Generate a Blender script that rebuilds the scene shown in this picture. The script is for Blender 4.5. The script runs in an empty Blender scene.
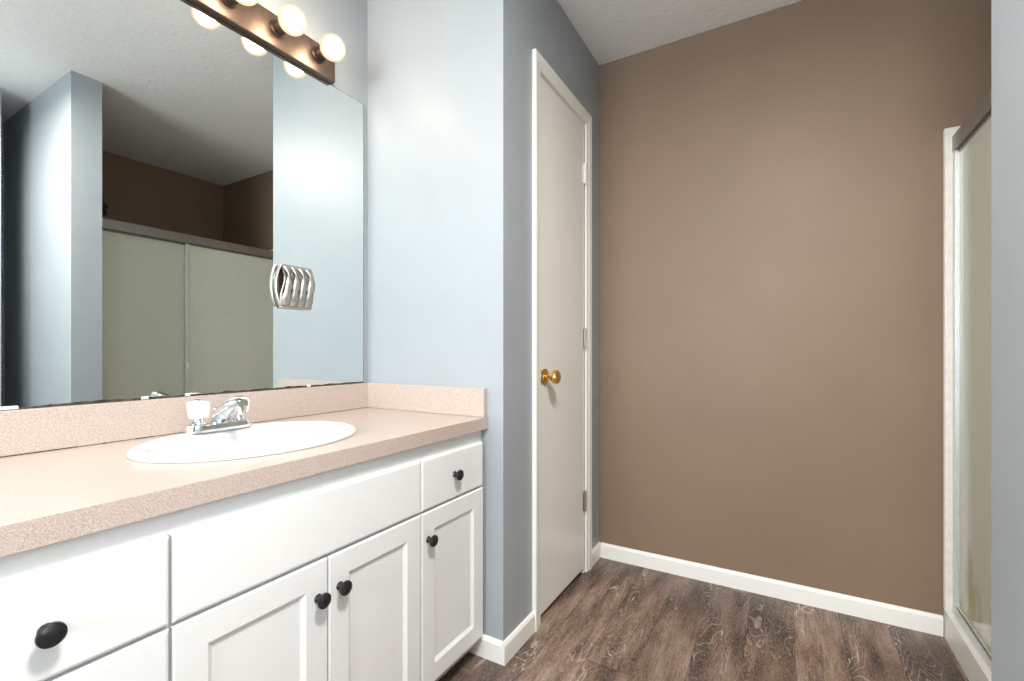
import bpy, bmesh, math, random
from mathutils import Vector, Matrix
random.seed(4)
PI = math.pi
scene = bpy.context.scene
col = scene.collection

# ------------------------------------------------------------------ camera
cam_data = bpy.data.cameras.new('camera')
cam = bpy.data.objects.new('camera', cam_data); col.objects.link(cam)
cam.location = (1.4169, 0.0, 1.0209)
cam.rotation_euler = (PI / 2, 0, math.radians(30.155))
cam_data.sensor_width = 36.0
cam_data.lens = 466.38 / 1024 * 36.0
cam_data.shift_y = 10.25 / 1024
cam_data.clip_start = 0.02
scene.camera = cam

# ------------------------------------------------------------------ view, world, added daylight
vs = scene.view_settings
vs.view_transform = 'Standard'; vs.look = 'None'; vs.gamma = 1.0; vs.use_curve_mapping = False
vs.exposure = 0.55
world = bpy.data.worlds.new('sky'); scene.world = world; world.use_nodes = True
bg = world.node_tree.nodes['Background']
bg.inputs[0].default_value = (0.72, 0.84, 1.0, 1); bg.inputs[1].default_value = 1.0


def area_light(name, loc, rot, sx, sy, power, color):
    d = bpy.data.lights.new(name, 'AREA'); d.shape = 'RECTANGLE'; d.size = sx; d.size_y = sy
    d.energy = power; d.color = color
    o = bpy.data.objects.new(name, d); col.objects.link(o)
    o.location = loc; o.rotation_euler = rot
    return o


# added fill standing in for daylight, just outside an added, unseen rear window
area_light('added_rear_fill', (0.75, -1.80, 1.40), (PI / 2, 0, 0), 1.3, 1.2, 64, (0.95, 0.975, 1.0))
# added fill lighting cabinets and door, at an added, unseen side window
area_light('added_side_fill', (2.46, -0.60, 1.55), (0, PI / 2, 0), 1.1, 1.0, 19, (0.94, 0.97, 1.0))
# ceiling lamp just above the photographer (its diffuser is modelled further down)
area_light('ceiling_lamp_light', (1.53, 0.30, 2.355), (0, 0, 0), 0.30, 0.30, 40, (1.0, 0.95, 0.89))

# ------------------------------------------------------------------ dimensions (metres)
H = 2.44
XD, YB, YS = 0.6258, 2.2237, 1.3046         # closet wall, brown wall, vanity side wall
XE, Y1, Y2 = 1.7090, 0.9191, 1.0437         # partition wall beside the shower
XR = 2.7646                                 # far side of the shower
YR = -1.65                                  # rear wall
ZC, XC = 0.800, 0.5670                      # counter top and front edge


# ------------------------------------------------------------------ node helper
class NT:
    def __init__(self, name):
        self.m = bpy.data.materials.new(name); self.m.use_nodes = True
        self.t = self.m.node_tree; self.t.nodes.clear()
        self.out = self.t.nodes.new('ShaderNodeOutputMaterial')

    def n(self, typ, ins=None, **attrs):
        x = self.t.nodes.new(typ)
        for k, v in attrs.items(): setattr(x, k, v)
        for k, v in (ins or {}).items(): self.set(x.inputs[k], v)
        return x

    def set(self, sock, v):
        if isinstance(v, bpy.types.NodeSocket): self.t.links.new(v, sock)
        elif isinstance(v, bpy.types.Node): self.t.links.new(v.outputs[0], sock)
        else:
            if isinstance(v, tuple) and len(v) == 3 and sock.type == 'RGBA': v = v + (1,)
            sock.default_value = v

    def math(self, op, a, b=0.0, c=0.0):
        x = self.n('ShaderNodeMath', operation=op); self.set(x.inputs[0], a); self.set(x.inputs[1], b); self.set(x.inputs[2], c)
        return x.outputs[0]

    def mix(self, f, a, b, blend='MIX'):
        x = self.n('ShaderNodeMix', data_type='RGBA', blend_type=blend)
        self.set(x.inputs[0], f); self.set(x.inputs[6], a); self.set(x.inputs[7], b)
        return x.outputs[2]

    def ramp(self, f, stops):
        x = self.n('ShaderNodeValToRGB'); self.set(x.inputs[0], f)
        e = x.color_ramp.elements
        while len(e) < len(stops): e.new(0.5)
        for i, (p, c) in enumerate(stops):
            e[i].position = p; e[i].color = c + (1,) if isinstance(c, tuple) else (c, c, c, 1)
        return x.outputs[0]

    def coords(self, scale=(1, 1, 1)):
        g = self.n('ShaderNodeNewGeometry')
        mp = self.n('ShaderNodeMapping', {0: g.outputs['Position']}); mp.inputs['Scale'].default_value = scale
        return mp.outputs[0]

    def noise(self, vec, scale, detail=3.0, rough=0.5, dist=0.0):
        return self.n('ShaderNodeTexNoise', {'Vector': vec, 'Scale': scale, 'Detail': detail, 'Roughness': rough, 'Distortion': dist}).outputs[0]

    def bump(self, h, strength=0.2, dist=0.002):
        return self.n('ShaderNodeBump', {'Height': h, 'Strength': strength, 'Distance': dist}).outputs[0]

    def bsdf(self, color, rough=0.5, metal=0.0, normal=None, **more):
        b = self.n('ShaderNodeBsdfPrincipled')
        self.set(b.inputs['Base Color'], color); self.set(b.inputs['Roughness'], rough); self.set(b.inputs['Metallic'], metal)
        if normal is not None: self.set(b.inputs['Normal'], normal)
        for k, v in more.items(): self.set(b.inputs[k.replace('_', ' ')], v)
        return b.outputs[0]

    def done(self, s):
        self.t.links.new(s, self.out.inputs[0]); return self.m


def srgb(r, g, b):
    return tuple(((c / 255) / 12.92 if c / 255 <= 0.04045 else ((c / 255 + 0.055) / 1.055) ** 2.4) for c in (r, g, b))


def paint(name, color, rough=0.45, var=0.04, bump=0.06, spec=0.5):
    t = NT(name); p = t.coords()
    n1 = t.noise(p, 2.3, 4, 0.6)
    f = t.ramp(n1, [(0.3, 1 - var), (0.7, 1 + var)])
    c = t.mix(1.0, color, f, 'MULTIPLY')
    n2 = t.noise(p, 260, 2, 0.6)
    r = t.math('ADD', rough - 0.05, t.math('MULTIPLY', t.noise(p, 5, 3, 0.6), 0.1))
    return t.done(t.bsdf(c, r, 0, t.bump(n2, bump, 0.001), Specular_IOR_Level=spec))


M = {}
M['blue'] = paint('blue_grey_wall_paint', (0.335, 0.368, 0.395), 0.44)
M['brown'] = paint('brown_wall_paint', (0.232, 0.160, 0.110), 0.50, 0.05, 0.06, 0.4)
M['white_trim'] = paint('white_trim_paint', (0.86, 0.855, 0.82), 0.35, 0.03)
M['white_door'] = paint('white_door_paint', (0.86, 0.85, 0.81), 0.35, 0.02)
M['cabinet'] = paint('white_cabinet_paint', (0.76, 0.77, 0.765), 0.32, 0.02, 0.04)


def mat_ceiling():
    t = NT('stippled_ceiling'); p = t.coords()
    n = t.noise(p, 45, 5, 0.65); n2 = t.noise(t.coords((1, 2.2, 1)), 22, 3, 0.6, 0.6)
    h = t.math('ADD', n, n2)
    c = t.ramp(n, [(0.3, (0.78, 0.78, 0.77)), (0.7, (0.84, 0.84, 0.83))])
    return t.done(t.bsdf(c, 0.85, 0, t.bump(h, 0.28, 0.004)))
M['ceiling'] = mat_ceiling()


def mat_floor():
    t = NT('vinyl_plank_floor')
    g = t.n('ShaderNodeNewGeometry'); s = t.n('ShaderNodeSeparateXYZ', {0: g.outputs['Position']})
    x, y = s.outputs[0], s.outputs[1]
    W, L = 0.15, 1.22
    u = t.math('DIVIDE', t.math('ADD', x, 5 * W - 1.003 + 15 * W), W)
    iu = t.math('FLOOR', u); fu = t.math('SUBTRACT', u, iu)
    off = t.n('ShaderNodeTexWhiteNoise', noise_dimensions='1D', ins={'W': iu}).outputs[0]
    v = t.math('ADD', t.math('DIVIDE', y, L), t.math('ADD', t.math('MULTIPLY', off, 7.0), 10.0))
    iv = t.math('FLOOR', v); fv = t.math('SUBTRACT', v, iv)
    idv = t.n('ShaderNodeCombineXYZ', {0: iu, 1: iv, 2: 3.0}).outputs[0]
    wn = t.n('ShaderNodeTexWhiteNoise', noise_dimensions='3D', ins={'Vector': idv})
    rnd = wn.outputs[0]; rcol = wn.outputs[1]
    # plank-local coordinates, shifted at random per plank
    rs = t.n('ShaderNodeSeparateXYZ', {0: rcol})
    lx = t.math('ADD', t.math('MULTIPLY', t.math('SUBTRACT', fu, 0.5), W), t.math('MULTIPLY', rs.outputs[0], 9.0))
    ly = t.math('ADD', y, t.math('MULTIPLY', rs.outputs[1], 13.0))
    P = t.n('ShaderNodeCombineXYZ', {0: lx, 1: ly, 2: 0.0}).outputs[0]
    def mp(sc):
        m = t.n('ShaderNodeMapping', {0: P}); m.inputs['Scale'].default_value = sc; return m.outputs[0]
    broad = t.noise(mp((12, 2.6, 1)), 1.0, 4, 0.6)
    fine = t.noise(mp((190, 9, 1)), 1.0, 4, 0.7)
    pores = t.noise(mp((420, 60, 1)), 1.0, 2, 0.6)
    # cathedral grain: contour lines of a smooth stretched field
    fld = t.noise(mp((13, 2.9, 1)), 1.0, 1.2, 0.45, 0.35)
    cont = t.math('FRACT', t.math('MULTIPLY', fld, 17.0))
    ring = t.math('ABSOLUTE', t.math('SUBTRACT', cont, 0.5))
    vein = t.ramp(ring, [(0.0, 1.0), (0.11, 0.0)])
    vmask = t.ramp(t.noise(mp((9, 1.7, 1)), 1.0, 2, 0.5), [(0.43, 0.0), (0.59, 1.0)])
    vein = t.math('MULTIPLY', t.math('MULTIPLY', vein, vmask), t.ramp(fine, [(0.35, 0.35), (0.65, 1.0)]))
    # a few broad pale knots
    knot = t.ramp(t.math('ABSOLUTE', t.math('SUBTRACT', t.noise(mp((17, 3.4, 1)), 1.0, 2.5, 0.5, 0.7), 0.60)), [(0.0, 1.0), (0.012, 0.0)])
    knot = t.math('MULTIPLY', knot, vmask)
    base = t.ramp(broad, [(0.34, srgb(54, 42, 37)), (0.44, srgb(93, 74, 65)), (0.54, srgb(125, 103, 91)), (0.68, srgb(152, 133, 120))])
    tint = t.ramp(rnd, [(0.0, (0.66, 0.66, 0.68)), (0.35, (0.92, 0.90, 0.88)), (0.7, (1.05, 0.98, 0.92)), (1.0, (1.2, 1.17, 1.14))])
    c = t.mix(1.0, base, tint, 'MULTIPLY')
    c = t.mix(t.ramp(fine, [(0.34, 0.62), (0.52, 0.0)]), c, srgb(52, 38, 32))
    c = t.mix(t.math('MULTIPLY', t.ramp(pores, [(0.48, 0.0), (0.66, 0.8)]), 0.42), c, srgb(190, 174, 160))
    c = t.mix(t.math('MULTIPLY', vein, 0.66), c, srgb(205, 190, 177))
    c = t.mix(t.math('MULTIPLY', knot, 0.8), c, srgb(208, 194, 181))
    eu = t.math('MINIMUM', fu, t.math('SUBTRACT', 1.0, fu)); ev = t.math('MINIMUM', fv, t.math('SUBTRACT', 1.0, fv))
    seam = t.math('MINIMUM', t.math('MULTIPLY', eu, W), t.math('MULTIPLY', ev, L))
    sm = t.ramp(t.math('MULTIPLY', seam, 100.0), [(0.02, 1.0), (0.13, 0.0)])
    c = t.mix(t.math('MULTIPLY', sm, 0.8), c, srgb(46, 34, 29))
    h = t.math('SUBTRACT', t.math('MULTIPLY', fine, 0.5), sm)
    r = t.ramp(fine, [(0.3, 0.52), (0.7, 0.40)])
    return t.done(t.bsdf(c, r, 0, t.bump(h, 0.25, 0.0012)))
M['floor'] = mat_floor()


def mat_laminate():
    t = NT('pink_beige_speckled_laminate'); p = t.coords()
    n = t.noise(p, 420, 2, 0.7); n2 = t.noise(p, 160, 3, 0.7)
    c = t.ramp(n, [(0.33, (0.36, 0.275, 0.23)), (0.47, (0.465, 0.380, 0.335)), (0.56, (0.51, 0.425, 0.378)), (0.70, (0.62, 0.55, 0.50))])
    c = t.mix(t.ramp(n2, [(0.55, 0.0), (0.72, 0.5)]), c, (0.62, 0.535, 0.48))
    return t.done(t.bsdf(c, 0.30, 0))
M['laminate'] = mat_laminate()


def mat_mirror():
    t = NT('silvered_mirror_glass'); p = t.coords()
    g = t.n('ShaderNodeNewGeometry'); s = t.n('ShaderNodeSeparateXYZ', {0: g.outputs['Position']})
    # worn silvering along the bottom edge
    dz = t.math('SUBTRACT', s.outputs[2], 0.8964)
    lim = t.math('ADD', t.math('MULTIPLY', t.noise(t.coords((1, 14, 14)), 1.0, 4, 0.65), 0.014), -0.0015)
    worn = t.math('LESS_THAN', dz, lim)
    rim = t.math('GREATER_THAN', s.outputs[2], 1.9790)
    rimy = t.math('GREATER_THAN', s.outputs[1], 1.2773)
    worn = t.math('MAXIMUM', worn, t.math('MAXIMUM', rim, rimy))
    gl = t.n('ShaderNodeBsdfGlossy', {'Color': (0.80, 0.84, 0.83, 1), 'Roughness': 0.0}).outputs[0]
    dk = t.bsdf(t.ramp(t.noise(p, 60, 3), [(0.35, (0.015, 0.014, 0.013)), (0.7, (0.10, 0.085, 0.06))]), 0.4)
    return t.done(t.n('ShaderNodeMixShader', {0: worn, 1: gl, 2: dk}).outputs[0])
M['mirror'] = mat_mirror()


def simple(name, color, rough=0.4, metal=0.0, var=0.06, nscale=30, **more):
    t = NT(name); p = t.coords()
    n = t.noise(p, nscale, 3, 0.6)
    c = t.mix(1.0, color, t.ramp(n, [(0.3, 1 - var), (0.7, 1 + var)]), 'MULTIPLY')
    return t.done(t.bsdf(c, rough, metal, **more))


M['chrome'] = simple('polished_chrome', (0.80, 0.81, 0.83), 0.08, 1.0, 0.02)
M['aluminium'] = simple('satin_aluminium', (0.74, 0.76, 0.77), 0.42, 0.65, 0.04, 90)
M['aluminium_dull'] = simple('dark_aluminium', (0.34, 0.325, 0.31), 0.42, 0.8, 0.10, 60)
M['nickel'] = simple('brushed_nickel', (0.50, 0.47, 0.43), 0.42, 1.0, 0.05, 120)
M['brass'] = simple('polished_brass', (0.83, 0.56, 0.18), 0.16, 1.0, 0.05, 60)
M['bronze'] = simple('antique_bronze', (0.15, 0.108, 0.086), 0.38, 0.85, 0.16, 26)
M['bronze_dark'] = simple('dark_bronze', (0.075, 0.05, 0.038), 0.38, 0.8, 0.1, 40)
M['black'] = simple('black_oiled_metal', (0.022, 0.021, 0.024), 0.27, 0.35, 0.3, 80)
M['shaded_plastic'] = simple('shaded_shower_plastic', (0.02, 0.02, 0.024), 0.35)  # near-black, with the shade around the shower head put into the colour
M['porcelain'] = simple('white_porcelain', (0.74, 0.74, 0.73), 0.10, 0.0, 0.01, 8, Coat_Weight=0.4)
M['fibreglass'] = simple('cream_fibreglass', (0.84, 0.83, 0.78), 0.30, 0.0, 0.04, 6)
M['caulk'] = simple('cream_caulk', (0.78, 0.76, 0.69), 0.55, 0.0, 0.08, 25)
M['clip'] = simple('white_plastic_clip', (0.80, 0.80, 0.78), 0.4)
M['dark_gap'] = simple('dark_gap_brown', (0.05, 0.038, 0.03), 0.7)  # plain dark brown for toe kick and open joint
M['closet'] = simple('closet_paint', (0.4, 0.4, 0.4), 0.7)


def mat_acrylic():
    t = NT('clear_faceted_acrylic')
    b = t.bsdf((0.97, 0.97, 0.97), 0.04, 0, Transmission_Weight=0.62, IOR=1.45)
    return t.done(b)
M['acrylic'] = mat_acrylic()


def mat_obscure(name, stain):
    t = NT(name); p = t.coords()
    v = t.n('ShaderNodeTexVoronoi', {'Vector': t.coords((1, 1, 0.8)), 'Scale': 75}, feature='SMOOTH_F1').outputs[0]
    h = t.math('ADD', v, t.noise(p, 60, 2, 0.5))
    nb = t.bump(h, 0.55, 0.004)
    c = (0.86, 0.90, 0.78)
    if stain:
        g = t.n('ShaderNodeNewGeometry'); s = t.n('ShaderNodeSeparateXYZ', {0: g.outputs['Position']})
        # yellow soap scum with a ragged outline low on the glass
        lim = t.math('ADD', t.math('MULTIPLY', t.noise(t.coords((1, 7, 2.2)), 1.0, 4, 0.6), 1.5), -0.52)
        k = t.math('SUBTRACT', lim, s.outputs[2])
        c = t.mix(t.ramp(k, [(0.0, 0.0), (0.22, 0.8)]), c, (0.56, 0.49, 0.20))
    tr = t.n('ShaderNodeBsdfTranslucent', {'Color': c, 'Normal': nb}).outputs[0]
    df = t.n('ShaderNodeBsdfDiffuse', {'Color': c, 'Normal': nb}).outputs[0]
    a = t.n('ShaderNodeMixShader', {0: 0.86, 1: tr, 2: df}).outputs[0]
    rf = t.n('ShaderNodeBsdfRefraction', {'Color': (0.86, 0.92, 0.84, 1), 'Roughness': 0.06, 'IOR': 1.12, 'Normal': nb}).outputs[0]
    tp = t.n('ShaderNodeBsdfTransparent', {'Color': (0.86, 0.92, 0.84, 1)}).outputs[0]
    r2 = t.n('ShaderNodeMixShader', {0: 0.35, 1: rf, 2: tp}).outputs[0]
    b = t.n('ShaderNodeMixShader', {0: 0.20, 1: a, 2: r2}).outputs[0]
    gl = t.n('ShaderNodeBsdfGlossy', {'Color': (1, 1, 1, 1), 'Roughness': 0.16, 'Normal': t.bump(h, 0.2, 0.002)}).outputs[0]
    fr = t.n('ShaderNodeFresnel', {'IOR': 1.45}).outputs[0]
    return t.done(t.n('ShaderNodeMixShader', {0: fr, 1: b, 2: gl}).outputs[0])
M['obscure'] = mat_obscure('obscure_glass', False)
M['obscure_stained'] = mat_obscure('stained_obscure_glass', True)


def mat_window():
    t = NT('window_glass')
    tp = t.n('ShaderNodeBsdfTransparent', {'Color': (0.95, 0.97, 0.97, 1)}).outputs[0]
    gl = t.n('ShaderNodeBsdfGlossy', {'Roughness': 0.02}).outputs[0]
    fr = t.n('ShaderNodeFresnel', {'IOR': 1.45}).outputs[0]
    return t.done(t.n('ShaderNodeMixShader', {0: fr, 1: tp, 2: gl}).outputs[0])
M['window'] = mat_window()


def emit(name, color, strength, mixin=None):
    t = NT(name)
    e = t.n('ShaderNodeEmission', {'Color': color + (1,), 'Strength': strength}).outputs[0]
    if mixin:
        tp = t.n('ShaderNodeBsdfTransparent', {'Color': (1.0, 0.97, 0.92, 1)}).outputs[0]
        e = t.n('ShaderNodeMixShader', {0: mixin, 1: tp, 2: e}).outputs[0]
    return t.done(e)
def mat_bulb():
    t = NT('warm_frosted_bulb_glass')
    e = t.n('ShaderNodeEmission', {'Color': (1.0, 0.78, 0.50, 1), 'Strength': 0.95}).outputs[0]
    tp = t.n('ShaderNodeBsdfTransparent', {'Color': (1.0, 0.97, 0.92, 1)}).outputs[0]
    rf = t.n('ShaderNodeBsdfRefraction', {'Color': (1.0, 0.95, 0.86, 1), 'Roughness': 0.5, 'IOR': 1.15}).outputs[0]
    a = t.n('ShaderNodeMixShader', {0: 0.45, 1: tp, 2: rf}).outputs[0]
    return t.done(t.n('ShaderNodeMixShader', {0: 0.4, 1: a, 2: e}).outputs[0])
M['bulb_glass'] = mat_bulb()
M['bulb_core'] = emit('lit_bulb_filament', (1.0, 0.83, 0.65), 45.0)
M['lamp_glow'] = emit('ceiling_lamp_glow', (1.0, 0.93, 0.84), 3.0)


# ------------------------------------------------------------------ geometry helpers
def link(name, bm, m, parent=None, smooth=False, loc=None, bevel=0.0, segs=2):
    if bevel:
        bmesh.ops.bevel(bm, geom=[e for e in bm.edges if e.is_manifold and e.calc_face_angle(0) > 0.6], offset=bevel, segments=segs, affect='EDGES', profile=0.5, clamp_overlap=True)
    bmesh.ops.recalc_face_normals(bm, faces=bm.faces)
    me = bpy.data.meshes.new(name)
    bm.to_mesh(me); bm.free()
    for k in (m if isinstance(m, (list, tuple)) else [m]): me.materials.append(k)
    if smooth:
        me.shade_smooth()
        if smooth != 'all':
            try: me.set_sharp_from_angle(angle=math.radians(38))
            except Exception: pass
    o = bpy.data.objects.new(name, me); col.objects.link(o)
    if parent is not None: o.parent = parent
    if loc is not None: o.location = loc
    return o


def tag(o, label, cat=None, group=None, kind=None):
    o['label'] = label
    if cat: o['category'] = cat
    if group: o['group'] = group
    if kind: o['kind'] = kind
    return o


def struct(o, label, cat):
    return tag(o, label, cat, kind='structure')


def root(name, loc, label, cat, group=None, kind=None):
    o = bpy.data.objects.new(name, None); col.objects.link(o); o.location = loc
    o.empty_display_size = 0.05
    return tag(o, label, cat, group, kind)


def box(bm, x0, x1, y0, y1, z0, z1, mat=0):
    vs_ = [bm.verts.new((x, y, z)) for x in (x0, x1) for y in (y0, y1) for z in (z0, z1)]
    fs = []
    for q in ((0, 1, 3, 2), (4, 6, 7, 5), (0, 4, 5, 1), (2, 3, 7, 6), (0, 2, 6, 4), (1, 5, 7, 3)):
        f = bm.faces.new([vs_[i] for i in q]); f.material_index = mat; fs.append(f)
    return fs


def bbox(*a, bevel=0.0, segs=2):
    bm = bmesh.new(); box(bm, *a)
    if bevel: bmesh.ops.bevel(bm, geom=list(bm.edges), offset=bevel, segments=segs, affect='EDGES', profile=0.5, clamp_overlap=True)
    return bm


def lathe(bm, prof, n=32, axis='z', at=(0, 0, 0), sx=1.0, sy=1.0, mod=None):
    """prof: list of (radius, height); ends with radius 0 are closed to a point"""
    rings = []
    for r, h in prof:
        if r < 1e-6: pts = [(0, 0, h)]
        else:
            pts = []
            for i in range(n):
                a = 2 * PI * i / n; k = r * (mod(a, h) if mod else 1)
                pts.append((k * math.cos(a) * sx, k * math.sin(a) * sy, h))
        if axis == 'x': pts = [(z, x, y) for x, y, z in pts]
        if axis == 'y': pts = [(y, z, x) for x, y, z in pts]
        rings.append([bm.verts.new(Vector(p) + Vector(at)) for p in pts])
    for a, b in zip(rings, rings[1:]):
        if len(a) == 1 and len(b) == 1: continue
        for i in range(n):
            j = (i + 1) % n
            if len(a) == 1: bm.faces.new((a[0], b[i], b[j]))
            elif len(b) == 1: bm.faces.new((a[i], a[j], b[0]))
            else: bm.faces.new((a[i], a[j], b[j], b[i]))
    if len(rings[0]) > 1: bm.faces.new(rings[0])
    if len(rings[-1]) > 1: bm.faces.new(rings[-1])


def tube(bm, pts, radii, n=16, flat=1.0):
    pts = [Vector(p) for p in pts]; rings = []
    if not isinstance(radii, (list, tuple)): radii = [radii] * len(pts)
    up = Vector((0, 0, 1))
    for i, p in enumerate(pts):
        d = (pts[min(i + 1, len(pts) - 1)] - pts[max(i - 1, 0)]).normalized()
        s = d.cross(up)
        if s.length < 1e-3: s = d.cross(Vector((0, 1, 0)))
        s.normalize(); w = s.cross(d).normalized(); r = radii[i]
        rings.append([bm.verts.new(p + (s * math.cos(2 * PI * k / n) + w * math.sin(2 * PI * k / n) * flat) * r) for k in range(n)])
    for a, b in zip(rings, rings[1:]):
        for k in range(n): bm.faces.new((a[k], a[(k + 1) % n], b[(k + 1) % n], b[k]))
    bm.faces.new(rings[0]); bm.faces.new(rings[-1])


# ------------------------------------------------------------------ the room shell
struct(link('floor', bbox(-0.12, XR + 0.12, YR - 0.12, YB + 0.12, -0.1, 0), M['floor']), 'grey brown wood plank vinyl floor with pale cathedral grain', 'floor')
struct(link('ceiling', bbox(-0.12, XR + 0.12, YR - 0.12, YB + 0.12, H, H + 0.1), M['ceiling']), 'white stippled plaster ceiling over the whole bathroom', 'ceiling')
struct(link('wall_left', bbox(-0.12, 0, YR, YB, 0, H), M['blue']), 'blue grey wall that carries the big mirror', 'wall')
# side wall beside the vanity, turning the corner into the closet wall with its door opening
DY0, DY1, DZ = 1.5725, 2.0130, 2.062
bm = bmesh.new()
box(bm, 0, XD, YS, YS + 0.09, 0, H)
box(bm, XD - 0.11, XD, YS + 0.09, DY0 - 0.012, 0, H)
box(bm, XD - 0.11, XD, DY1 + 0.012, YB, 0, H)
box(bm, XD - 0.11, XD, DY0 - 0.012, DY1 + 0.012, DZ + 0.012, H)
struct(link('wall_closet', bm, M['blue']), 'blue grey wall wrapping the corner from vanity end to closet door', 'wall')
struct(link('wall_back', bbox(-0.12, XR + 0.12, YB, YB + 0.12, 0, H), M['brown']), 'brown painted far wall running on above the shower', 'wall')
bm = bmesh.new()
for f in box(bm, XE, XR, Y1, Y2, 0, H):
    if f.calc_center_median().y > Y2 - 1e-4: f.material_index = 1
struct(link('wall_partition', bm, [M['blue'], M['brown']]), 'pale blue end of the partition at right edge of photo', 'wall')
bm = bmesh.new()
for f in box(bm, XR, XR + 0.12, YR, Y2 - 0.05, 0, H): f.material_index = 0
for f in box(bm, XR, XR + 0.12, Y2 - 0.05, YB, 0, H): f.material_index = 1
struct(link('wall_right', bm, [M['blue'], M['brown']]), 'far right wall, brown inside the shower and seen in the mirror', 'wall')
bm = bmesh.new()
EX, EY0, EY1, EZ0, EZ1 = 2.24, -1.15, -0.05, 1.0, 2.1
box(bm, EX, EX + .12, YR, EY0, 0, H); box(bm, EX, EX + .12, EY1, .79, 0, H); box(bm, EX, EX + .12, EY0, EY1, 0, EZ0); box(bm, EX, EX + .12, EY0, EY1, EZ1, H)
box(bm, EX + .12, XR, .67, .79, 0, H)  # return wall added to keep window light off the partition's near face
struct(link('wall_added_shade', bm, M['blue']), 'blue grey wall added to shade the partition face, with an added side window', 'wall')
w2 = struct(root('added_window_2', (EX, -.60, EZ0), 'added white framed side window, unseen, for fill daylight', 'window'), 'added white framed side window, unseen, for fill daylight', 'window')  # added out of view for the side fill light
bm = bmesh.new()
for a in ((.03, .10, -.55, -.50, 0, 1.1), (.03, .10, .50, .55, 0, 1.1), (.03, .10, -.50, .50, 0, .05), (.03, .10, -.50, .50, 1.05, 1.1), (.04, .09, -.50, .50, .53, .57)): box(bm, *a)
link('added_window_frame', bm, M['white_trim'], w2)
link('added_window_sill', bbox(-.05, .03, -.60, .60, -.03, 0, bevel=.004), M['white_trim'], w2)
link('added_window_pane', bbox(.063, .068, -.50, .50, .05, 1.05), M['window'], w2)
# rear wall with an opening for the added window
WX0, WX1, WZ0, WZ1 = 0.0, 1.50, 0.8, 2.0
bm = bmesh.new()
box(bm, -0.12, WX0, YR - 0.12, YR, 0, H); box(bm, WX1, XR + 0.12, YR - 0.12, YR, 0, H)
box(bm, WX0, WX1, YR - 0.12, YR, 0, WZ0); box(bm, WX0, WX1, YR - 0.12, YR, WZ1, H)
struct(link('wall_rear', bm, M['blue']), 'blue grey wall with an added window behind the photographer', 'wall')
w = struct(root('added_window_1', (0.75, YR, WZ0), 'added white framed window, unseen, for fill daylight', 'window'), 'added white framed window, unseen, for fill daylight', 'window')  # added out of view for the rear fill light
bm = bmesh.new()
for a in ((-.75, -.70, -.10, -.03, 0, 1.2), (.70, .75, -.10, -.03, 0, 1.2), (-.70, .70, -.10, -.03, 0, .05), (-.70, .70, -.10, -.03, 1.15, 1.2), (-.022, .022, -.09, -.04, .05, 1.15)): box(bm, *a)
link('added_window_frame', bm, M['white_trim'], w)
link('added_window_sill', bbox(-.749, .80, -.03, .05, -.03, 0, bevel=.004), M['white_trim'], w)
link('added_window_pane', bbox(-.70, .70, -.068, -.063, .05, 1.15), M['window'], w)
# flush lamp on the ceiling above the photographer
lamp = root('ceiling_lamp', (1.53, 0.30, H), 'round flush ceiling lamp above the photographer', 'lamp')
bm = bmesh.new(); lathe(bm, [(0, 0), (.17, 0), (.17, -.03), (.155, -.03)][::1], 40); link('lamp_base', bm, M['nickel'], lamp, True)
bm = bmesh.new(); lathe(bm, [(.153, -.03), (.15, -.045), (.12, -.062), (.06, -.073), (0, -.076)], 40); link('lamp_shade', bm, M['lamp_glow'], lamp, True)

# ------------------------------------------------------------------ baseboards
BH, BT = 0.0713, 0.012
def board(bm, p, q, nrm):
    """baseboard with an eased top edge from p to q (x, y); nrm = outward normal"""
    prof = [(0.0005, 0.0), (BT, 0.0), (BT, BH - .012), (BT - .004, BH - .004), (BT - .008, BH), (0.0005, BH)]
    A = [bm.verts.new((p[0] + nrm[0] * d, p[1] + nrm[1] * d, z)) for d, z in prof]
    B = [bm.verts.new((q[0] + nrm[0] * d, q[1] + nrm[1] * d, z)) for d, z in prof]
    for i in range(len(prof)): bm.faces.new((A[i], A[(i + 1) % 6], B[(i + 1) % 6], B[i]))
    bm.faces.new(A); bm.faces.new(B)
bm = bmesh.new()
board(bm, (0.500, YS), (XD + .0005, YS), (0, -1)); board(bm, (XD, YS - BT), (XD, 1.5095), (1, 0))
struct(link('baseboard_left', bm, M['white_trim']), 'white baseboard wrapping the corner beside the vanity', 'baseboard')
bm = bmesh.new(); board(bm, (XD, 2.0855), (XD, YB - .0005), (1, 0))
struct(link('baseboard_corner', bm, M['white_trim']), 'short white baseboard between the door casing and brown wall', 'baseboard')
bm = bmesh.new(); board(bm, (XD + BT, YB), (1.9120, YB), (0, -1))
struct(link('baseboard_back', bm, M['white_trim']), 'long white baseboard under the brown wall', 'baseboard')

# ------------------------------------------------------------------ closet door and casing
CY0, CY1, CZ = 1.5080, 2.0850, 2.1200
bm = bmesh.new()
def casing_piece(x0, x1, y0, y1, z0, z1): box(bm, x0, x1, y0, y1, z0, z1)
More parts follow.
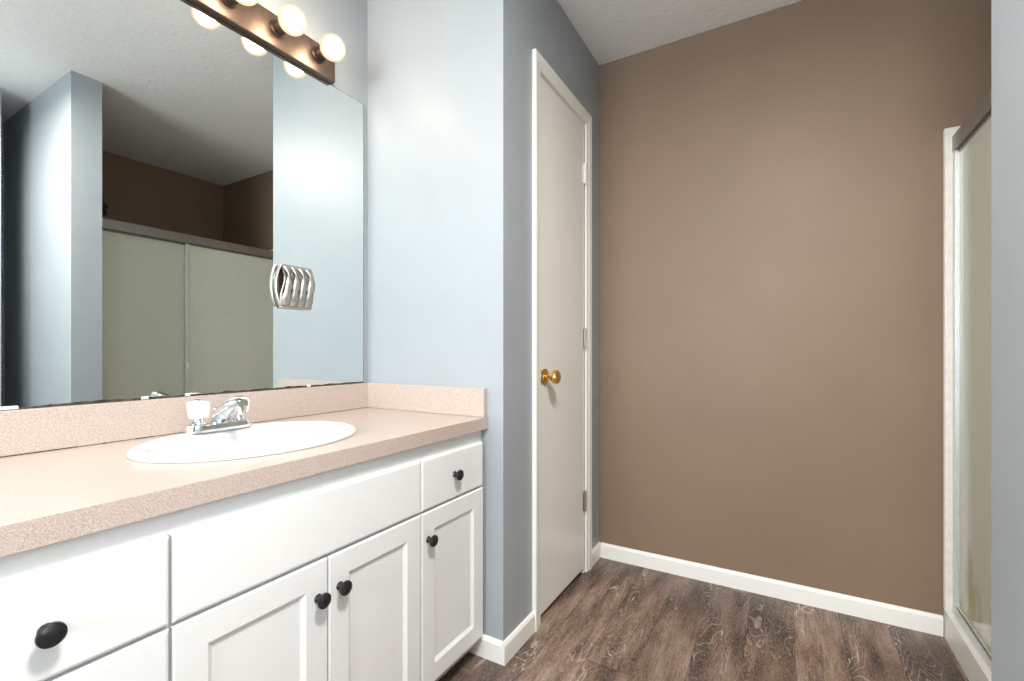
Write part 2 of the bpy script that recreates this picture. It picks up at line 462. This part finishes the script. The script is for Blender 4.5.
# legs and head as one mitred run with a stepped profile
prof = [(0.0, 0.0005), (0.0, 0.014), (0.004, 0.016), (0.030, 0.014), (0.040, 0.010), (0.052, 0.009), (0.054, 0.006), (0.054, 0.0005)]
def ring_at(kind, o_):
    vsr = []
    for d, hgt in prof:
        if kind == 'a': p = (XD + hgt, CY0 + d, 0.0)
        if kind == 'b': p = (XD + hgt, CY0 + d, CZ - d)
        if kind == 'c': p = (XD + hgt, CY1 - d, CZ - d)
        if kind == 'd': p = (XD + hgt, CY1 - d, 0.0)
        vsr.append(bm.verts.new(p))
    return vsr
rs = [ring_at(k, 0) for k in 'abcd']
for a, b in zip(rs, rs[1:]):
    for i in range(len(prof)): bm.faces.new((a[i], a[(i + 1) % len(prof)], b[(i + 1) % len(prof)], b[i]))
bm.faces.new(rs[0]); bm.faces.new(rs[-1])
# jamb lining the opening
box(bm, XD - .11, XD + .0004, DY0 - .0115, DY0 - .001, 0, DZ + .0115); box(bm, XD - .11, XD + .0004, DY1 + .001, DY1 + .0115, 0, DZ + .0115)
box(bm, XD - .11, XD + .0004, DY0 - .001, DY1 + .001, DZ + .001, DZ + .0115)
struct(link('trim_1', bm, M['white_trim']), 'white casing around the narrow closet door', 'door casing')

door = struct(root('door_1', (XD, DY0, 0), '', 'door'), 'narrow flat white closet door with a brass knob', 'door')
DF = 0.0015      # door face stands this far proud of the closet wall plane
link('door_slab', bbox(DF - .035, DF, .003, DY1 - DY0 - .003, .024, DZ - .003, bevel=.0015), M['white_door'], door)
kz, ky = .9215, 1.6065 - DY0
bm = bmesh.new()
lathe(bm, [(.0, .0), (.031, .0), (.032, .003), (.029, .007), (.022, .010), (.013, .013), (.0115, .024), (.013, .030), (.021, .036), (.0265, .043), (.0275, .050), (.0255, .056), (.019, .060), (.010, .0605), (.008, .0585), (0, .0585)], 40, 'x', (DF, ky, kz))
k = link('door_knob', bm, M['brass'], door, True); k['label'] = 'round polished brass door knob on its rosette'
link('latch_plate', bbox(DF, DF + .0012, .0030, .0075, kz - .028, kz + .028), M['brass'], door)['label'] = 'small brass latch plate'
for i, hz in enumerate((1.8325, 1.0765, .3345)):
    bm = bmesh.new(); hy = DY1 - DY0 + .0005
    lathe(bm, [(0, -.047), (.004, -.047), (.0062, -.0445), (.0062, .0445), (.004, .047), (0, .047)], 14, 'z', (DF + .0068, hy, hz))
    box(bm, DF + .0002, DF + .0022, hy - .013, hy - .001, hz - .0445, hz + .0445)
    h_ = link('hinge', bm, M['white_door'] if i == 0 else M['nickel'], door, True)
    if i == 0: h_['label'] = 'top hinge painted over in white'

# ------------------------------------------------------------------ vanity cabinet
VY0, VY1 = 0.0740, 1.3010
XF = 0.5615           # face of doors and drawers
FRAME = 0.5430        # face frame
van = root('vanity_cabinet', (0, VY0, 0), 'long white vanity cabinet with shaker doors and black knobs', 'cabinet')
def vy(y): return y - VY0
bm = bmesh.new()
zt = ZC - .040
box(bm, .004, FRAME - .018, 0, .016, .070, zt); box(bm, .004, FRAME - .018, vy(VY1) - .016, vy(VY1), .070, zt)
box(bm, .004, FRAME - .018, .016, vy(VY1) - .016, .070, .086); box(bm, .004, .010, .016, vy(VY1) - .016, .086, zt)
for yy in (.379, .990): box(bm, .010, FRAME - .018, vy(yy) - .008, vy(yy) + .008, .086, zt - .17)
link('carcass', bm, M['cabinet'], van)
bm = bmesh.new()
box(bm, FRAME - .018, FRAME, 0, vy(VY1), .700, zt); box(bm, FRAME - .018, FRAME, 0, vy(VY1), .070, .100)
for y0, y1 in ((.074, .098), (.362, .398), (.972, 1.008), (1.280, VY1)):
    box(bm, FRAME - .018, FRAME, vy(y0), vy(y1), .100, .700)
box(bm, FRAME - .018, FRAME, vy(.098), vy(.362), .552, .588); box(bm, FRAME - .018, FRAME, vy(.098), vy(.362), .300, .335)
box(bm, FRAME - .018, FRAME, vy(.398), vy(.972), .552, .588); box(bm, FRAME - .018, FRAME, vy(1.008), vy(1.280), .552, .588)
link('face_frame', bm, M['cabinet'], van)
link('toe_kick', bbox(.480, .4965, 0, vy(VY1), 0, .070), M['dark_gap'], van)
link('toe_strip', bbox(.4965, FRAME + .004, .0, vy(VY1), .0585, .0698), M['laminate'], van)['label'] = 'unpainted beige strip under the cabinet'


def knob(parent, x, y, z):
    bm = bmesh.new()
    lathe(bm, [(0, 0), (.0095, 0), (.0095, .0015), (.0070, .005), (.0058, .010), (.0075, .014), (.0140, .0165), (.0162, .0195), (.0155, .0230), (.0110, .0262), (.005, .0275), (0, .0278)], 28, 'x', (x, y, z))
    k = link('knob', bm, M['black'], parent, True); return k


def slab_front(name, y0, y1, z0, z1, kpos=None, label=None):
    T = XF - FRAME; bm = bmesh.new(); b = .0045
    # flat front with a routed edge
    lay = [(0.0, 0.0004), (0.0, T - b), (b * .5, T - b * .35), (b * 1.3, T)]
    rr = []
    for d, t_ in lay:
        rr.append([bm.verts.new((FRAME + t_, vy(y), z)) for y, z in ((y0 + d, z0 + d), (y1 - d, z0 + d), (y1 - d, z1 - d), (y0 + d, z1 - d))])
    for a, c in zip(rr, rr[1:]):
        for i in range(4): bm.faces.new((a[i], a[(i + 1) % 4], c[(i + 1) % 4], c[i]))
    bm.faces.new(rr[0]); bm.faces.new(rr[-1])
    o = link(name, bm, M['cabinet'], van)
    if label: o['label'] = label
    if kpos: knob(o, XF, vy(kpos[0]), kpos[1])
    return o


def shaker_door(y0, y1, z0, z1, kpos, label):
    T = XF - FRAME; bm = bmesh.new(); st = .053; sl = .010; dp = .0075
    lay = [(0.0, 0.0004), (0.0, T - .003), (.003, T), (st, T), (st + sl, T - dp)]
    rr = []
    for d, t_ in lay:
        rr.append([bm.verts.new((FRAME + t_, vy(y), z)) for y, z in ((y0 + d, z0 + d), (y1 - d, z0 + d), (y1 - d, z1 - d), (y0 + d, z1 - d))])
    for a, c in zip(rr, rr[1:]):
        for i in range(4): bm.faces.new((a[i], a[(i + 1) % 4], c[(i + 1) % 4], c[i]))
    bm.faces.new(rr[0])
    fr_in = rr[-1]
    bm.faces.new(fr_in)
    o = link('door', bm, M['cabinet'], van); o['label'] = label
    knob(o, XF, vy(kpos[0]), kpos[1])
    return o


G = .0022
slab_front('drawer', VY0 + .001, .3757 - G, .577, .7205, (.2271, .6455), 'top left drawer with one large black knob')
slab_front('drawer', VY0 + .001, .3757 - G, .328, .571, (.2271, .447), 'middle left drawer')
slab_front('drawer', VY0 + .001, .3757 - G, .081, .321, (.2271, .207), 'bottom left drawer')
slab_front('false_front', .3757 + G, .9793 - G, .577, .7205, None, 'long plain panel below the sink')
slab_front('drawer', .9793 + G, 1.2835, .577, .7205, (1.1281, .649), 'small right drawer with black knob')
shaker_door(.3757 + G, .6772 - G * .7, .081, .571, (.6510, .494), 'left sink door, knob at its right edge')
shaker_door(.6772 + G * .7, .9793 - G, .081, .571, (.7070, .4965), 'right sink door, knob at its left edge')
shaker_door(.9793 + G, 1.2835, .081, .571, (1.0078, .4945), 'narrow shaker door under the right drawer')

# ------------------------------------------------------------------ worktop with hole for the sink
SX, SY, SA, SB = 0.292, 0.681, 0.2000, 0.2550      # sink centre and half axes (x, y)
top = root('countertop', (0, VY0, ZC), 'pink beige speckled laminate countertop with matching splashes', 'countertop')
def oval(r, n=96):
    return [(SX + SA * r * math.cos(2 * PI * i / n), SY + SB * r * math.sin(2 * PI * i / n)) for i in range(n)]
def counter_mesh():
    bm = bmesh.new(); n = 96; x0, x1, y0, y1 = .0005, XC, VY0 - .012, YS - .0006
    hole = oval(.90, n)
    def edge(i):
        a = 2 * PI * i / n; dx, dy = SA * math.cos(a), SB * math.sin(a)
        s = min([(x1 - SX) / dx if dx > 1e-9 else 9e9, (x0 - SX) / dx if dx < -1e-9 else 9e9, (y1 - SY) / dy if dy > 1e-9 else 9e9, (y0 - SY) / dy if dy < -1e-9 else 9e9])
        return [SX + dx * s, SY + dy * s]
    out = [edge(i) for i in range(n)]
    for cx_, cy_ in ((x0, y0), (x0, y1), (x1, y0), (x1, y1)):
        j = min(range(n), key=lambda i: (out[i][0] - cx_) ** 2 + (out[i][1] - cy_) ** 2); out[j] = [cx_, cy_]
    lv = []
    for pts, z in ((hole, 0), (out, 0), (out, -.0385), (hole, -.0385)):
        lv.append([bm.verts.new((x, y - VY0, z)) for x, y in pts])
    for a, b in zip(lv, lv[1:] + lv[:1]):
        for i in range(n): bm.faces.new((a[i], a[(i + 1) % n], b[(i + 1) % n], b[i]))
    return bm
link('worktop', counter_mesh(), M['laminate'], top)
SPH = .8955 - ZC
link('backsplash', bbox(.0006, .0195, -.012, YS - .020 - VY0, .0012, SPH, bevel=.0012), M['laminate'], top)
link('side_splash', bbox(.0006, .5630, YS - .0195 - VY0, YS - .0006 - VY0, .0006, SPH, bevel=.0012), M['laminate'], top)
bm = bmesh.new()
for y0, y1 in ((-.012, .35), (.395, .402), (.46, .50)): box(bm, .0196, .0208, y0, y1, .0003, .0022)
link('open_joint', bm, M['dark_gap'], top)['label'] = 'dark open joint below the backsplash'

# ------------------------------------------------------------------ sink
sink = root('sink', (SX, SY, ZC), 'white oval drop-in sink set in the beige countertop', 'sink')
bm = bmesh.new(); n = 96
prof = [(.890, .0008), (1.0, .0008), (1.004, .004), (.996, .0095), (.972, .0130), (.93, .0140), (.88, .0125), (.835, .006), (.80, -.012), (.76, -.045), (.68, -.085), (.52, -.120), (.30, -.136), (.12, -.140), (.11, -.142)]
rings = []
for r, z in prof:
    sh = max(0.0, (0.93 - r)) * .022      # bowl sits a little towards the front, leaving the faucet ledge
    ex = 1.0 - (.10 if r < .9 else 0) * min(1, (0.93 - r) * 8)
    rings.append([bm.verts.new((SA * r * ex * math.cos(2 * PI * i / n) + sh + (.012 * min(1, (0.93 - r) * 8) if r < .93 else 0), SB * r * math.sin(2 * PI * i / n), z)) for i in range(n)])
for a, b in zip(rings, rings[1:]):
    for i in range(n): bm.faces.new((a[i], a[(i + 1) % n], b[(i + 1) % n], b[i]))
bm.faces.new(rings[-1])
link('basin', bm, M['porcelain'], sink, 'all')
bm = bmesh.new(); lathe(bm, [(.0, -.1415), (.026, -.1415), (.0255, -.1385), (.019, -.138), (.017, -.1395), (0, -.1395)], 30, 'z', (.026, 0, .001))
link('drain', bm, M['chrome'], sink, True)

# ------------------------------------------------------------------ faucet
FX, FY, FZ = 0.1260, SY - .003, ZC + .0138
fc = root('faucet', (FX, FY, FZ), 'chrome centerset faucet with two clear acrylic knobs behind the sink', 'faucet')
bm = bmesh.new()
def stadium(l, w, z, n=18):
    pts = []
    for i in range(n + 1): a = -PI / 2 + PI * i / n; pts.append((w * math.sin(a + PI / 2) * 0 + w * math.cos(a + PI / 2), l + w * math.sin(a + PI / 2), z))
    for i in range(n + 1): a = PI / 2 + PI * i / n; pts.append((w * math.cos(a + PI / 2), -l + w * math.sin(a + PI / 2), z))
    return pts
def stad(l, w, z, n=18):
    pts = [(w * math.cos(PI * i / n), l + w * math.sin(PI * i / n), z) for i in range(n + 1)]
    pts += [(w * math.cos(PI + PI * i / n), -l + w * math.sin(PI + PI * i / n), z) for i in range(n + 1)]
    return pts
rr = [[bm.verts.new(p) for p in stad(l, w, z)] for l, w, z in ((.054, .029, 0), (.054, .029, .013), (.054, .0275, .018), (.053, .022, .0205))]
for a, b in zip(rr, rr[1:]):
    for i in range(len(a)): bm.faces.new((a[i], a[(i + 1) % len(a)], b[(i + 1) % len(a)], b[i]))
bm.faces.new(rr[0]); bm.faces.new(rr[-1])
link('base_plate', bm, M['chrome'], fc, True)
bm = bmesh.new()
tube(bm, [(-.006, 0, .012), (.002, 0, .026), (.014, 0, .040), (.034, 0, .054), (.062, 0, .066), (.094, 0, .074), (.112, 0, .074)], [.025, .0235, .021, .0185, .0165, .0145, .0125], 22, .85)
lathe(bm, [(0, 0), (.0105, 0), (.0115, .024), (0, .024)], 20, 'z', (.102, 0, .046))
lathe(bm, [(0, 0), (.003, 0), (.003, .03), (.006, .033), (.006, .038), (0, .040)], 12, 'z', (-.017, 0, .018))
link('spout', bm, M['chrome'], fc, True)
for s in (-1, 1):
    bm = bmesh.new(); lathe(bm, [(0, 0), (.017, 0), (.0155, .006), (.011, .010), (.010, .017), (0, .017)], 26, 'z', (0, s * .051, .0185))
    st = link('valve_stem', bm, M['chrome'], fc, True)
    bm = bmesh.new()
    lathe(bm, [(0, 0), (.0180, 0), (.0225, .006), (.0250, .022), (.0258, .038), (.0230, .044), (.014, .0465), (0, .047)], 24, 'z', (0, s * .051, .0345), mod=lambda a, h: 1 + .05 * math.cos(8 * a))
    link('handle', bm, M['acrylic'], st, False)['label'] = 'clear faceted acrylic knob'
    bm = bmesh.new(); lathe(bm, [(0, 0), (.0095, 0), (.0095, .0015), (0, .0022)], 18, 'z', (0, s * .051, .0816))
    link('handle_cap', bm, M['chrome'], st, True)

# ------------------------------------------------------------------ mirror
mir = root('mirror', (0, VY0, .8964), 'large frameless wall mirror above the vanity backsplash', 'mirror')
link('mirror_glass', bbox(.0006, .0065, 0, 1.2791 - VY0, 0, 1.9805 - .8964), M['mirror'], mir)
for y, wd in ((.316, .030), (.5587, .016), (.658, .012), (1.035, .014)):
    bm = bbox(.0067, .0095, y - wd / 2 - VY0, y + wd / 2 - VY0, .0005, .0075, bevel=.0012)
    link('mirror_clip', bm, M['clip'], mir)

# ------------------------------------------------------------------ vanity light bar
BY = [1.0560 - .1496 * i for i in range(6)]
vl = root('vanity_light', (0, BY[-1] - .0755, 1.981), 'bronze bar light with six round lit bulbs above the mirror', 'light')
L0 = BY[-1] - .0755
bm = bbox(.0006, .028, 0, 1.1285 - L0, .0008, .1050, bevel=.003)
link('back_plate', bm, M['bronze'], vl)
for i, y in enumerate(BY):
    bm = bmesh.new(); zc_ = 2.0420 - 1.981
    lathe(bm, [(0, 0), (.026, 0), (.026, .004), (.0215, .008), (.0215, .036), (.0195, .039), (0, .039)], 28, 'x', (.0282, y - L0, zc_))
    so = link('socket', bm, M['bronze_dark'], vl, True)
    bm = bmesh.new()
    R = .0410; cx_ = .0282 + .039 + .038
    pr = [(0, .0672)] + [(.0150, .0674)] + [(R * math.sin(a), cx_ - R * math.cos(a)) for a in [PI * (.14 + .86 * j / 16) for j in range(16)]] + [(0, cx_ + R)]
    lathe(bm, pr, 32, 'x', (0, y - L0, zc_))
    bu = link('bulb', bm, M['bulb_glass'], vl, 'all'); bu['label'] = 'round lit globe bulb'
    bm = bmesh.new(); bmesh.ops.create_uvsphere(bm, u_segments=20, v_segments=12, radius=.0270, matrix=Matrix.Translation((cx_ + .002, y - L0, zc_)))
    link('filament', bm, M['bulb_core'], bu, 'all')

# ------------------------------------------------------------------ toothbrush holder stuck to the mirror
HY0, HY1, HZ0, HZ1 = .922, 1.030, 1.163, 1.296
th = root('toothbrush_holder', (.0067, (HY0 + HY1) / 2, HZ0), 'brushed metal toothbrush holder of wavy bands stuck on the mirror', 'holder')
hw, hh = (HY1 - HY0) / 2, HZ1 - HZ0
link('back_bar', bbox(.0002, .004, -hw, hw, 0, hh, bevel=.001), M['bronze_dark'], th)  # dark back colour stands in for the shade behind the band gaps
def ribbon(bm, fn, n=22, th_=.0016):
    """fn(t) -> (left point, right point); thickened along the local normal"""
    A = []
    for i in range(n + 1):
        l, r = (Vector(q) for q in fn(i / n)); l2, r2 = (Vector(q) for q in fn(min(1, i / n + .01))); l1, r1 = (Vector(q) for q in fn(max(0, i / n - .01)))
        nr = (r - l).cross((l2 + r2) / 2 - (l1 + r1) / 2)
        nr = nr.normalized() * th_ / 2 if nr.length > 1e-9 else Vector((th_ / 2, 0, 0))
        A.append([bm.verts.new(p) for p in (l + nr, r + nr, r - nr, l - nr)])
    for a, b in zip(A, A[1:]):
        for k_ in range(4): bm.faces.new((a[k_], a[(k_ + 1) % 4], b[(k_ + 1) % 4], b[k_]))
    bm.faces.new(A[0]); bm.faces.new(A[-1])
DEP = .044
cell = 2 * hw / 4
def bow(t): return math.sin(PI * t) ** .8
for k_ in range(4):
    c0 = -hw + cell * (k_ + .5)
    def fr(t, c0=c0):
        gap = .50 * math.exp(-((t - .19) / .11) ** 2) + .26 * math.exp(-((t - .64) / .11) ** 2)
        wv = .5 * cell * (1 - gap); z = hh * (1 - t)
        lat = .0050 * math.sin(2 * PI * t)
        x = .020 + .020 * bow(t)
        return ((x + .003 * math.sin(2 * PI * t), c0 - wv + lat, z), (x - .003 * math.sin(2 * PI * t), c0 + wv + lat, z))
    bm = bmesh.new(); ribbon(bm, fr); link('front_band', bm, M['nickel'], th, 'all')
    def bk(t, c0=c0):
        wv = .5 * cell * (1 - .72 * math.sin(PI * t) ** .7); z = hh * (1 - t)
        lat = .0075 * math.sin(2 * PI * t)
        return ((.012 - .004 * bow(t), c0 - wv + lat, z), (.014 - .004 * bow(t), c0 + wv + lat, z))
    bm = bmesh.new(); ribbon(bm, bk); link('inner_band', bm, M['nickel'], th, 'all')
for s in (-1, 1):
    def sd(t, s=s):
        y = s * (hw + .016 * bow(t)); z = hh * (1 - t)
        return ((.004, y, z), (.022 - .004 * math.sin(PI * t), y, z))
    bm = bmesh.new(); ribbon(bm, sd); link('side_band', bm, M['nickel'], th, 'all')
for z in (0, hh):
    link('end_bar', bbox(.004, .022, -hw - .001, hw + .001, z - .0035, z + .0035, bevel=.001), M['nickel'], th)

# ------------------------------------------------------------------ shower: surround with curb, doors, head
XS = 1.9310
sur = root('shower_surround', (XS, Y2, 0), 'cream moulded shower surround and curb right of the brown wall', 'shower surround')
SZ = 1.810
def sx(x): return x - XS
def sy(y): return y - Y2
ya, yb = sy(Y2) + .001, sy(YB) - .001
bm = bmesh.new()
box(bm, sx(1.915), sx(2.010), ya, yb, 0, .0982); box(bm, sx(2.010), sx(XR) - .001, ya, yb, 0, .045)
link('curb_pan', bm, M['fibreglass'], sur, bevel=.006)
bm = bmesh.new(); lathe(bm, [(0, .0452), (.045, .0452), (.043, .048), (0, .0485)], 28, 'z', (sx(2.36), sy(1.63), 0)); link('drain', bm, M['chrome'], sur, True)
link('end_panel', bbox(sx(1.9126), sx(XR) - .001, yb - .021, yb, .0984, SZ, bevel=.003), M['caulk'], sur)['label'] = 'cream flange and end panel against the brown wall'
link('end_panel', bbox(sx(1.9126), sx(XR) - .001, ya, ya + .021, .0984, SZ, bevel=.003), M['fibreglass'], sur)
link('back_panel', bbox(sx(XR) - .022, sx(XR) - .001, ya + .021, yb - .021, .0455, SZ, bevel=.002), M['fibreglass'], sur)
link('soap_ledge', bbox(sx(XR) - .120, sx(XR) - .022, ya + .021, yb - .021, 1.10, 1.13, bevel=.008), M['fibreglass'], sur)

fy0, fy1 = Y2 + .023, YB - .023
frm = root('shower_enclosure', (XS, fy0, .0984), 'aluminium framed sliding shower doors of obscure glass standing on the curb', 'shower door')
LL = fy1 - fy0
def fz(z): return z - .0984
bm = bbox(.0016, .058, 0, LL, fz(1.7200), fz(1.7750)); link('header', bm, M['aluminium_dull'], frm, bevel=.004)
for y0, y1 in ((.0, .022), (LL - .022, LL)):
    bm = bmesh.new(); box(bm, .003, .010, y0, y1, fz(.127), fz(1.7195)); box(bm, .022, .030, y0, y1, fz(.127), fz(1.7195)); box(bm, .046, .054, y0, y1, fz(.127), fz(1.7195))
    box(bm, .010, .046, y0 if y0 < .1 else y1 - .006, y0 + .006 if y0 < .1 else y1, fz(.127), fz(1.7195))
    link('jamb', bm, M['aluminium'], frm, bevel=.001)
bm = bmesh.new(); box(bm, .002, .056, 0, LL, .0003, .008); box(bm, .002, .006, 0, LL, .008, .028); box(bm, .026, .030, 0, LL, .008, .022); box(bm, .052, .056, 0, LL, .008, .030)
link('track', bm, M['aluminium'], frm)


def panel(label, x, y0, y1, glass, handle_y=None):
    W_ = y1 - y0; z0 = fz(.112); z1 = z0 + 1.717 - .112; xo = x - XS; yo = y0 - fy0
    g_ = link('door_panel', bbox(xo - .0025, xo + .0025, yo + .012, yo + W_ - .012, z0 + .020, z1 - .008), glass, frm); g_['label'] = label
    for a, b in ((0, .022), (W_ - .022, W_)): link('stile', bbox(xo - .007, xo + .007, yo + a, yo + b, z0, z1, bevel=.0015), M['aluminium'], g_)
    for a, b, mt in ((z0, z0 + .020, 'aluminium'), (z1 - .008, z1, 'aluminium_dull')): link('rail', bbox(xo - .006, xo + .006, yo + .022, yo + W_ - .022, a, b, bevel=.001), M[mt], g_)  # top rail coloured darker to stand in for the shadow under the header
    if handle_y is not None:
        link('handle', bbox(xo - .022, xo - .0071, handle_y - fy0 - .006, handle_y - fy0 + .006, z0 + .79, z0 + .83, bevel=.003), M['clip'], g_)['label'] = 'small white finger pull'
    return g_
panel('outer sliding panel of obscure glass beside the brown wall', XS + .0160, 1.5515, fy1 - .0065, M['obscure_stained'], 1.5625)
panel('inner sliding panel of obscure glass beside the pale blue partition', XS + .0380, fy0 + .0065, 1.6900, M['obscure'])

sh = root('wall_shower', (2.33, Y2 + .0004, 1.965), 'shower head, shade put into its dark colour, on a bent arm seen in mirror above the header', 'shower')
bm = bmesh.new(); lathe(bm, [(0, 0), (.028, 0), (.027, .004), (.014, .012), (0, .012)], 26, 'y', (0, 0, 0)); link('wall_flange', bm, M['shaded_plastic'], sh, True)
bm = bmesh.new(); tube(bm, [(0, .008, 0), (0, .09, .008), (0, .170, .006), (0, .208, -.004), (0, .228, -.020)], .0095, 14); link('shower_arm', bm, M['shaded_plastic'], sh, True)
bm = bmesh.new(); lathe(bm, [(0, 0), (.014, 0), (.016, .014), (.030, .030), (.043, .042), (.044, .050), (.040, .053), (0, .052)], 30, 'z', (0, 0, 0))
bmesh.ops.transform(bm, matrix=Matrix.Translation((0, .226, -.018)) @ Matrix.Rotation(math.radians(180 - 40), 4, 'X') @ Matrix.Identity(4), verts=bm.verts)
link('spray_head', bm, M['shaded_plastic'], sh, True)
